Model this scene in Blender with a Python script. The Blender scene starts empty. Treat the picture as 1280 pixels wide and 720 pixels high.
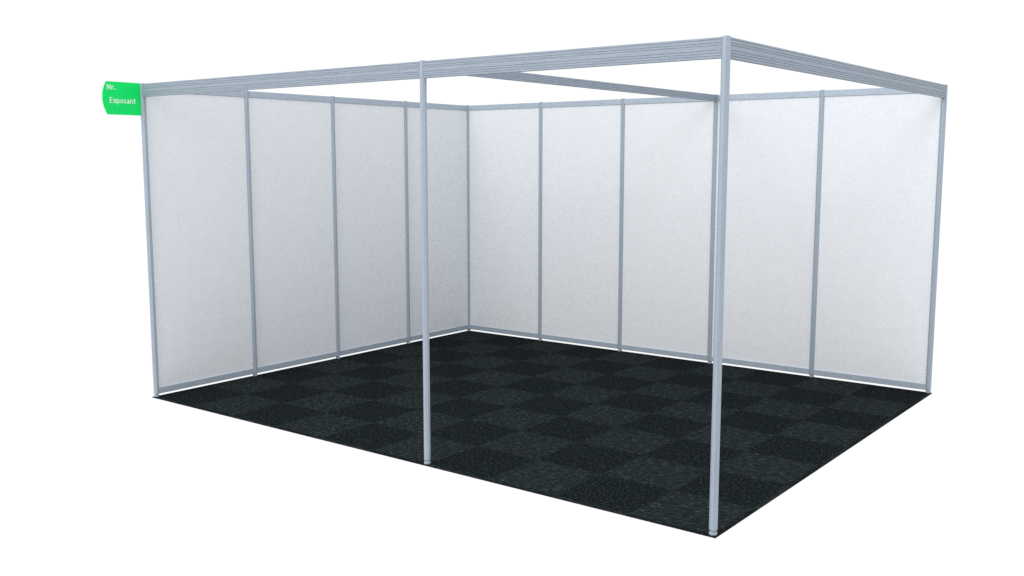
import bpy, bmesh, math
from mathutils import Vector, Matrix

scene = bpy.context.scene
COL = scene.collection

# ------------------------------------------------------------------ helpers
def obj(name, bm, mat, parent=None, smooth=False, loc=(0, 0, 0), rotz=0.0):
    bmesh.ops.recalc_face_normals(bm, faces=bm.faces[:])
    me = bpy.data.meshes.new(name)
    bm.to_mesh(me)
    bm.free()
    me.materials.append(mat)
    if smooth:
        for p in me.polygons:
            p.use_smooth = True
    o = bpy.data.objects.new(name, me)
    COL.objects.link(o)
    o.location = loc
    o.rotation_euler = (0, 0, rotz)
    if parent:
        o.parent = parent
    return o

def dup(o, parent, loc, rotz):
    c = o.copy()
    COL.objects.link(c)
    c.parent = parent
    c.location = loc
    c.rotation_euler = (0, 0, rotz)
    for ch in o.children:
        d = ch.copy()
        COL.objects.link(d)
        d.parent = c
    return c

def prism(profile, a, b):
    """closed (y,z) profile extruded along x from a to b"""
    bm = bmesh.new()
    va = [bm.verts.new((a, y, z)) for y, z in profile]
    vb = [bm.verts.new((b, y, z)) for y, z in profile]
    n = len(profile)
    for i in range(n):
        bm.faces.new((va[i], va[(i + 1) % n], vb[(i + 1) % n], vb[i]))
    bm.faces.new(va)
    bm.faces.new(list(reversed(vb)))
    return bm

def rings(levels, seg, phase, cap=True):
    """stack of regular polygons [(radius, z)]"""
    bm = bmesh.new()
    prev = None
    first = None
    for r, z in levels:
        ring = [bm.verts.new((r * math.cos(phase + 2 * math.pi * k / seg),
                              r * math.sin(phase + 2 * math.pi * k / seg), z)) for k in range(seg)]
        if prev:
            for k in range(seg):
                bm.faces.new((prev[k], prev[(k + 1) % seg], ring[(k + 1) % seg], ring[k]))
        else:
            first = ring
        prev = ring
    bm.faces.new(list(reversed(first)))
    bm.faces.new(prev)
    return bm

# ---------------------------------------------------------------- materials
def new_mat(name):
    m = bpy.data.materials.new(name)
    m.use_nodes = True
    nt = m.node_tree
    return m, nt, nt.nodes["Principled BSDF"]

def N(nt, typ, **kw):
    n = nt.nodes.new(typ)
    for k, v in kw.items():
        setattr(n, k, v)
    return n

def noise_factor(nt, vec, scale, detail=2.0, rough=0.5):
    n = N(nt, "ShaderNodeTexNoise")
    n.inputs["Scale"].default_value = scale
    n.inputs["Detail"].default_value = detail
    n.inputs["Roughness"].default_value = rough
    nt.links.new(vec, n.inputs["Vector"])
    return n.outputs["Fac"]

def math_node(nt, op, a, b=None, clamp=False):
    n = N(nt, "ShaderNodeMath", operation=op)
    n.use_clamp = clamp
    for i, v in enumerate((a, b)):
        if v is None:
            continue
        if isinstance(v, (int, float)):
            n.inputs[i].default_value = v
        else:
            nt.links.new(v, n.inputs[i])
    return n.outputs[0]

def ramp(nt, fac, stops):
    r = N(nt, "ShaderNodeValToRGB")
    el = r.color_ramp.elements
    el[0].position, el[0].color = stops[0][0], (*stops[0][1], 1)
    el[1].position, el[1].color = stops[-1][0], (*stops[-1][1], 1)
    for p, c in stops[1:-1]:
        e = el.new(p)
        e.color = (*c, 1)
    nt.links.new(fac, r.inputs["Fac"])
    return r.outputs["Color"]

def scaled(nt, vec, s):
    mp = N(nt, "ShaderNodeMapping")
    mp.inputs["Scale"].default_value = s
    nt.links.new(vec, mp.inputs["Vector"])
    return mp.outputs["Vector"]

def metal(name, stretch, METAL, var=0.16):
    m, nt, b = new_mat(name)
    tc = N(nt, "ShaderNodeTexCoord")
    v = tc.outputs["Object"]
    f1 = noise_factor(nt, scaled(nt, v, stretch), 1.0, 3.0, 0.6)       # brushed along the profile
    f2 = noise_factor(nt, v, 220.0, 1.0)                               # fine grain
    f = math_node(nt, "ADD", math_node(nt, "MULTIPLY", f1, 0.5), math_node(nt, "MULTIPLY", f2, 0.5))
    c = ramp(nt, f, [(0.30, tuple(METAL[i] * (1 - var) for i in range(3))), (0.70, tuple(METAL[i] * (1 + var) for i in range(3)))])
    nt.links.new(c, b.inputs["Base Color"])
    b.inputs["Metallic"].default_value = 0.12
    b.inputs["Roughness"].default_value = 0.5
    b.inputs["Specular IOR Level"].default_value = 0.25
    return m

M_POST = metal("anodised_aluminium_upright", (150, 150, 4), (0.295, 0.350, 0.415))
M_RAIL = metal("anodised_aluminium_rail", (20, 120, 120), (0.350, 0.412, 0.484))
M_FASCIA = metal("brushed_aluminium_fascia", (7, 190, 190), (0.246, 0.294, 0.350), 0.26)

def panel_mat():
    m, nt, b = new_mat("white_laminate")
    tc = N(nt, "ShaderNodeTexCoord")
    v = tc.outputs["Object"]
    f1 = noise_factor(nt, v, 180.0, 2.0, 0.7)
    f2 = noise_factor(nt, v, 9.0, 2.0)
    f = math_node(nt, "ADD", math_node(nt, "MULTIPLY", f1, 0.85), math_node(nt, "MULTIPLY", f2, 0.15))
    c = ramp(nt, f, [(0.30, (0.605, 0.632, 0.668)), (0.70, (0.74, 0.773, 0.817))])
    nt.links.new(c, b.inputs["Base Color"])
    b.inputs["Roughness"].default_value = 0.6
    b.inputs["Specular IOR Level"].default_value = 0.25
    return m
M_PANEL = panel_mat()

def carpet_mat():
    m, nt, b = new_mat("needlefelt_tiles")
    tc = N(nt, "ShaderNodeTexCoord")
    v = tc.outputs["Object"]
    sep = N(nt, "ShaderNodeSeparateXYZ")
    nt.links.new(v, sep.inputs[0])
    x, y = sep.outputs[0], sep.outputs[1]
    # fibres cross the joints, so the tile edges are a little ragged
    jn = N(nt, "ShaderNodeTexNoise")
    jn.inputs["Scale"].default_value = 45.0
    nt.links.new(v, jn.inputs["Vector"])
    js = N(nt, "ShaderNodeSeparateColor")
    nt.links.new(jn.outputs["Color"], js.inputs[0])
    def jit(a, ch):
        return math_node(nt, "ADD", a, math_node(nt, "MULTIPLY", math_node(nt, "SUBTRACT", js.outputs[ch], 0.5), 0.08))
    x, y = jit(x, 0), jit(y, 1)
    fx = math_node(nt, "FLOOR", math_node(nt, "MULTIPLY", math_node(nt, "ADD", x, 1.0), 2.0))
    fy = math_node(nt, "FLOOR", math_node(nt, "MULTIPLY", math_node(nt, "ADD", y, 1.0), 2.0))
    par = math_node(nt, "MODULO", math_node(nt, "ADD", fx, fy), 2.0)   # 1 = tile with the pile turned along x
    # every tile has its own piece of the fleck pattern
    off = N(nt, "ShaderNodeCombineXYZ")
    nt.links.new(math_node(nt, "MULTIPLY", fx, 3.71), off.inputs[0])
    nt.links.new(math_node(nt, "MULTIPLY", fy, 5.13), off.inputs[1])
    add = N(nt, "ShaderNodeVectorMath", operation="ADD")
    nt.links.new(v, add.inputs[0])
    nt.links.new(off.outputs[0], add.inputs[1])
    vv = add.outputs[0]
    def flecks(s, rot):
        mp = N(nt, "ShaderNodeMapping")
        mp.vector_type = 'POINT'
        mp.inputs["Rotation"].default_value = (0, 0, rot)
        nt.links.new(vv, mp.inputs["Vector"])
        return noise_factor(nt, scaled(nt, mp.outputs[0], s), 1.0, 4.0, 0.66)
    light_a = flecks((20, 60, 40), math.radians(14))
    light_b = flecks((20, 60, 40), math.radians(-24))
    light = math_node(nt, "MAXIMUM", light_a, light_b)
    dark_a = flecks((66, 38, 40), math.radians(10))
    dark_b = flecks((66, 38, 40), math.radians(-25))
    dark = math_node(nt, "MAXIMUM", dark_a, dark_b)
    grain = noise_factor(nt, vv, 170.0, 2.0, 0.7)
    def mixf(a):
        return math_node(nt, "ADD", math_node(nt, "MULTIPLY", a, 0.75), math_node(nt, "MULTIPLY", grain, 0.25))
    cl = ramp(nt, mixf(light), [(0.40, LT[0]), (0.55, LT[1]), (0.675, LT[2])])
    cd = ramp(nt, mixf(dark), [(0.41, DK[0]), (0.56, DK[1]), (0.685, DK[2])])
    mx = N(nt, "ShaderNodeMix", data_type="RGBA")
    nt.links.new(par, mx.inputs["Factor"])
    nt.links.new(cd, mx.inputs["A"])
    nt.links.new(cl, mx.inputs["B"])
    nt.links.new(mx.outputs["Result"], b.inputs["Base Color"])
    b.inputs["Roughness"].default_value = 1.0
    b.inputs["Specular IOR Level"].default_value = 0.0
    bp = N(nt, "ShaderNodeBump")
    bp.inputs["Strength"].default_value = 0.25
    bp.inputs["Distance"].default_value = 0.003
    nt.links.new(grain, bp.inputs["Height"])
    nt.links.new(bp.outputs[0], b.inputs["Normal"])
    return m
LT = [(0.0085, 0.0112, 0.0122), (0.0152, 0.0188, 0.0206), (0.064, 0.090, 0.095)]
DK = [(0.0055, 0.0072, 0.0078), (0.0098, 0.0125, 0.0137), (0.056, 0.083, 0.087)]
M_CARPET = carpet_mat()

def plain(name, col, var, rough, scale=160.0):
    m, nt, b = new_mat(name)
    tc = N(nt, "ShaderNodeTexCoord")
    f = noise_factor(nt, tc.outputs["Object"], scale, 2.0, 0.6)
    c = ramp(nt, f, [(0.3, tuple(x * (1 - var) for x in col)), (0.7, tuple(min(1, x * (1 + var)) for x in col))])
    nt.links.new(c, b.inputs["Base Color"])
    b.inputs["Roughness"].default_value = rough
    b.inputs["Specular IOR Level"].default_value = 0.2
    return m
M_GREEN = plain("green_sign_board", (0.0, 0.66, 0.125), 0.07, 0.6)
M_TEXT = plain("pale_lettering", (0.64, 0.76, 0.68), 0.04, 0.6)

# ------------------------------------------------------------------ setting
H = 2.5325
bm = bmesh.new()
e = 0.026
bmesh.ops.create_cube(bm, size=1.0, matrix=Matrix.Translation((2.5, 2.0, -0.003)) @ Matrix.Diagonal((5 + 2 * e, 4 + 2 * e, 0.006, 1)))
carpet = obj("carpet_floor", bm, M_CARPET)
carpet["kind"] = "structure"
carpet["label"] = "black carpet of checkered square tiles under the booth"

# ------------------------------------------------------------------- booth
booth = bpy.data.objects.new("exhibition_booth", None)
COL.objects.link(booth)
booth["label"] = "empty exhibition booth with white panel walls and grey aluminium frame on black carpet"
booth["category"] = "booth"

AF = 0.0205                                   # half width across the flats of the octagonal post
RC = AF / math.cos(math.pi / 8)
PH = math.pi / 8

def make_post():
    p = obj("post", rings([(RC - 0.0015, 0.0275), (RC, 0.0295), (RC, H - 0.003), (RC - 0.004, H)], 8, PH), M_POST, booth)
    # levelling foot: narrow neck, then a chamfered pad standing on the carpet
    bm = rings([(0.0165, 0.0), (0.0206, 0.003), (0.0213, 0.005), (0.0213, 0.0150), (0.0190, 0.0185), (0.0140, 0.0188), (0.0140, 0.034)], 24, 0)
    f = obj("foot", bm, M_POST, p)
    return p

post0 = make_post()
post_spots = [(0, 0), (0, 1), (0, 2), (0, 3), (0, 4), (1, 4), (2, 4), (3, 4), (4, 4), (5, 4), (3, 0), (5, 0)]
for i, (x, y) in enumerate(post_spots):
    if i == 0:
        post0.location = (x, y, 0)
    else:
        dup(post0, booth, (x, y, 0), 0)

# one wall bay, built along +x from a post at the origin to a post at x = 1, room side = -y
END = 0.0185
def bar_profile(z0, z1, t, c=0.0015):
    return [(-t, z0 + c), (-t, z1 - c), (-t + c, z1), (t - c, z1), (t, z1 - c), (t, z0 + c), (t - c, z0), (-t + c, z0)]

RT = 0.012
top0 = obj("top_rail", prism(bar_profile(H - 0.058, H - 0.005, RT), END, 1 - END), M_RAIL, booth)
bot0 = obj("bottom_rail", prism(bar_profile(0.024, 0.074, RT), END, 1 - END), M_RAIL, booth)
pan0 = obj("wall_panel", prism(bar_profile(0.070, H - 0.054, 0.002, 0.0004), 0.012, 0.988), M_PANEL, booth)
bays = [((i, 4, 0), 0.0) for i in range(5)] + [((0, j, 0), math.pi / 2) for j in range(4)]
for k, (loc, rz) in enumerate(bays):
    for o in (top0, bot0, pan0):
        if k == 0:
            o.location, o.rotation_euler = loc, (0, 0, rz)
        else:
            dup(o, booth, loc, rz)

def grooved(z1, height, t, cuts, w, d):
    """profile of a beam with horizontal grooves on both faces"""
    c = 0.0012
    side = [(t, z1 - c)]
    for m in cuts:
        side += [(t, z1 - m + w / 2), (t - d, z1 - m + w / 2 - 0.0004), (t - d, z1 - m - w / 2 + 0.0004), (t, z1 - m - w / 2)]
    z0 = z1 - height
    side.append((t, z0 + c))
    return [(t - c, z1)] + side + [(t - c, z0)] + [(-(t - c), z0)] + [(-y, z) for y, z in reversed(side)] + [(-(t - c), z1)]

FT = 0.0155
CUTS = [0.0110, 0.0265, 0.0385, 0.0630, 0.0760, 0.0890]
def fascia(length, loc, rz):
    return obj("fascia_beam", prism(grooved(H - 0.005, 0.101, FT, CUTS, 0.0036, 0.0026), 0.0145, length - 0.0145), M_FASCIA, booth, loc=loc, rotz=rz)
fascia(3, (0, 0, 0), 0)
fascia(2, (3, 0, 0), 0)
fascia(4, (5, 0, 0), math.pi / 2)
obj("cross_beam", prism(grooved(H - 0.005, 0.058, FT, [0.011, 0.023, 0.035, 0.047], 0.0032, 0.0022), 0.0145, 4 - 0.0145), M_FASCIA, booth,
    loc=(3, 0, 0), rotz=math.pi / 2)

# --------------------------------------------------------------- hanging sign
sign = bpy.data.objects.new("exhibitor_sign", None)
COL.objects.link(sign)
sign.location = (0, -AF, 2.28)
sign["label"] = "bright green flag sign with rounded edge reading Nr. Exposant on the front left post"
sign["category"] = "sign"
SL, SB, SH, ST = 0.289, 0.036, 0.252, 0.003
pts = [(0.0, 0.0), (-SL, 0.0)]
for k in range(1, 24):
    a = k / 24
    pts.append((-SL - SB * 4 * a * (1 - a), SH * a))
pts += [(-SL, SH), (0.0, SH)]
bm = bmesh.new()
va = [bm.verts.new((ST, y, z)) for y, z in pts]
vb = [bm.verts.new((-ST, y, z)) for y, z in pts]
n = len(pts)
bm.faces.new(va)
bm.faces.new(list(reversed(vb)))
for i in range(n):
    bm.faces.new((va[i], va[(i + 1) % n], vb[(i + 1) % n], vb[i]))
obj("board", bm, M_GREEN, sign)

# condensed sans letters as centre lines (cap height 1, x-height 0.72), drawn with a flat pen
def arc(cx, cy, rx, ry, a0, a1, n=10):
    return [(cx + rx * math.cos(math.radians(a0 + (a1 - a0) * k / n)), cy + ry * math.sin(math.radians(a0 + (a1 - a0) * k / n))) for k in range(n + 1)]
P = 0.128
h = P / 2
XH = 0.73
m_ = XH / 2
GLYPHS = {   # advance, strokes
    'N': (0.74, [[(h, 0), (h, 1)], [(h + .01, 1 - h), (0.58 - h, h)], [(0.58 - h, 0), (0.58 - h, 1)]]),
    'E': (0.60, [[(h, 0), (h, 1)], [(h, 1 - h), (0.48, 1 - h)], [(h, 0.52), (0.44, 0.52)], [(h, h), (0.48, h)]]),
    'r': (0.46, [[(h, 0), (h, XH)], [(h, 0.42)] + arc(0.30, 0.40, 0.225, XH - h - 0.40, 170, 80, 6) + [(0.40, XH - h - 0.01)]]),
    '.': (0.34, [[(0.10, 0.0), (0.10, 0.19)]]),
    'x': (0.58, [[(0.06, 0), (0.46, XH)], [(0.06, XH), (0.46, 0)]]),
    'p': (0.62, [[(h, -0.27), (h, XH)], arc(0.265, m_, 0.19, m_ - h, 180, -180, 20)]),
    'o': (0.62, [arc(0.265, m_, 0.19, m_ - h, 90, 450, 22)]),
    's': (0.52, [arc(0.215, XH - h - 0.135, 0.14, 0.135, 35, 250, 10) + arc(0.215, h + 0.15, 0.15, 0.15, 75, -150, 10)]),
    'a': (0.60, [arc(0.24, XH - h - 0.17, 0.17, 0.17, 140, 0, 8) + [(0.41, 0.0)], arc(0.235, h + 0.135, 0.165, 0.135, 20, 345, 16)]),
    'n': (0.62, [[(h, 0), (h, XH)], [(h, 0.40)] + arc(0.26, 0.42, 0.185, XH - h - 0.42, 180, 0, 10) + [(0.445, 0)]]),
    't': (0.46, [[(0.18, 0.93), (0.18, 0.22)] + arc(0.30, 0.20, 0.12, 0.20 - h, 180, 290, 6), [(0.02, XH - h), (0.40, XH - h)]]),
}
def lettering(text, y0, width, z0, cap):
    total = sum(GLYPHS[c][0] for c in text) - 0.12
    sx = width / total
    bm = bmesh.new()
    pen = 0.0
    layer = 0
    for c in text:
        adv, strokes = GLYPHS[c]
        for st in strokes:
            L, R = [], []
            for k, p in enumerate(st):
                a = Vector(st[max(k - 1, 0)])
                b = Vector(st[min(k + 1, len(st) - 1)])
                d = (b - a).normalized()
                nrm = Vector((-d.y, d.x)) * (P / 2 if c != '.' else 0.1)
                L.append(Vector(p) + nrm)
                R.append(Vector(p) - nrm)
            layer = (layer + 1) % 4
            xx = ST + 0.0008 + layer * 0.0002          # every stroke a hair above the one it crosses
            def vert(q, x):
                return bm.verts.new((x, y0 + (pen + q.x) * sx, z0 + q.y * cap))
            fl = [vert(q, xx) for q in L]
            fr = [vert(q, xx) for q in R]
            bl = [vert(q, ST - 0.001) for q in L]
            br = [vert(q, ST - 0.001) for q in R]
            for k in range(len(st) - 1):
                bm.faces.new((fl[k], fl[k + 1], fr[k + 1], fr[k]))
                bm.faces.new((fl[k], bl[k], bl[k + 1], fl[k + 1]))
                bm.faces.new((fr[k], fr[k + 1], br[k + 1], br[k]))
        pen += adv
    return obj("lettering", bm, M_TEXT, sign)

lettering("Nr.", -0.284, 0.073, 0.190, 0.040)
lettering("Exposant", -0.266, 0.218, 0.089, 0.042)

# ------------------------------------------------------------------- light
w = bpy.data.worlds.new("World")
scene.world = w
w.use_nodes = True
bg = w.node_tree.nodes["Background"]
bg.inputs["Color"].default_value = (1.0, 1.0, 1.0, 1)
bg.inputs["Strength"].default_value = 1.02

def area(name, loc, target, size, power, color=(1, 1, 1)):
    l = bpy.data.lights.new(name, 'AREA')
    l.shape = 'SQUARE'
    l.size = size
    l.energy = power
    l.color = color
    o = bpy.data.objects.new(name, l)
    COL.objects.link(o)
    o.location = loc
    o.rotation_euler = (Vector(target) - Vector(loc)).to_track_quat('-Z', 'Y').to_euler()
    return o
area("studio_softbox", (0.6, -7.6, 6.6), (1.2, 4, 1.6), 5.0, 560, (1.0, 0.97, 0.93))
area("overhead_softbox", (6.7, 0.1, 6.2), (0.6, 3.4, 1.2), 2.8, 116, (0.945, 0.97, 1.0))

# ------------------------------------------------------------------ camera
cd = bpy.data.cameras.new("camera")
cd.sensor_width = 36
cd.lens = 35.0
cd.clip_end = 500
cam = bpy.data.objects.new("camera", cd)
COL.objects.link(cam)
cam.location = (7.19369, -4.57959, 1.93280)
cam.rotation_euler = (1.44280165, 0.0, 0.653997418)
scene.camera = cam

vs = scene.view_settings
vs.view_transform = 'Standard'
vs.look = 'None'
vs.exposure = 0.0
vs.gamma = 1.0
vs.use_curve_mapping = False
scene.cycles.max_bounces = 8
scene.cycles.use_denoising = False
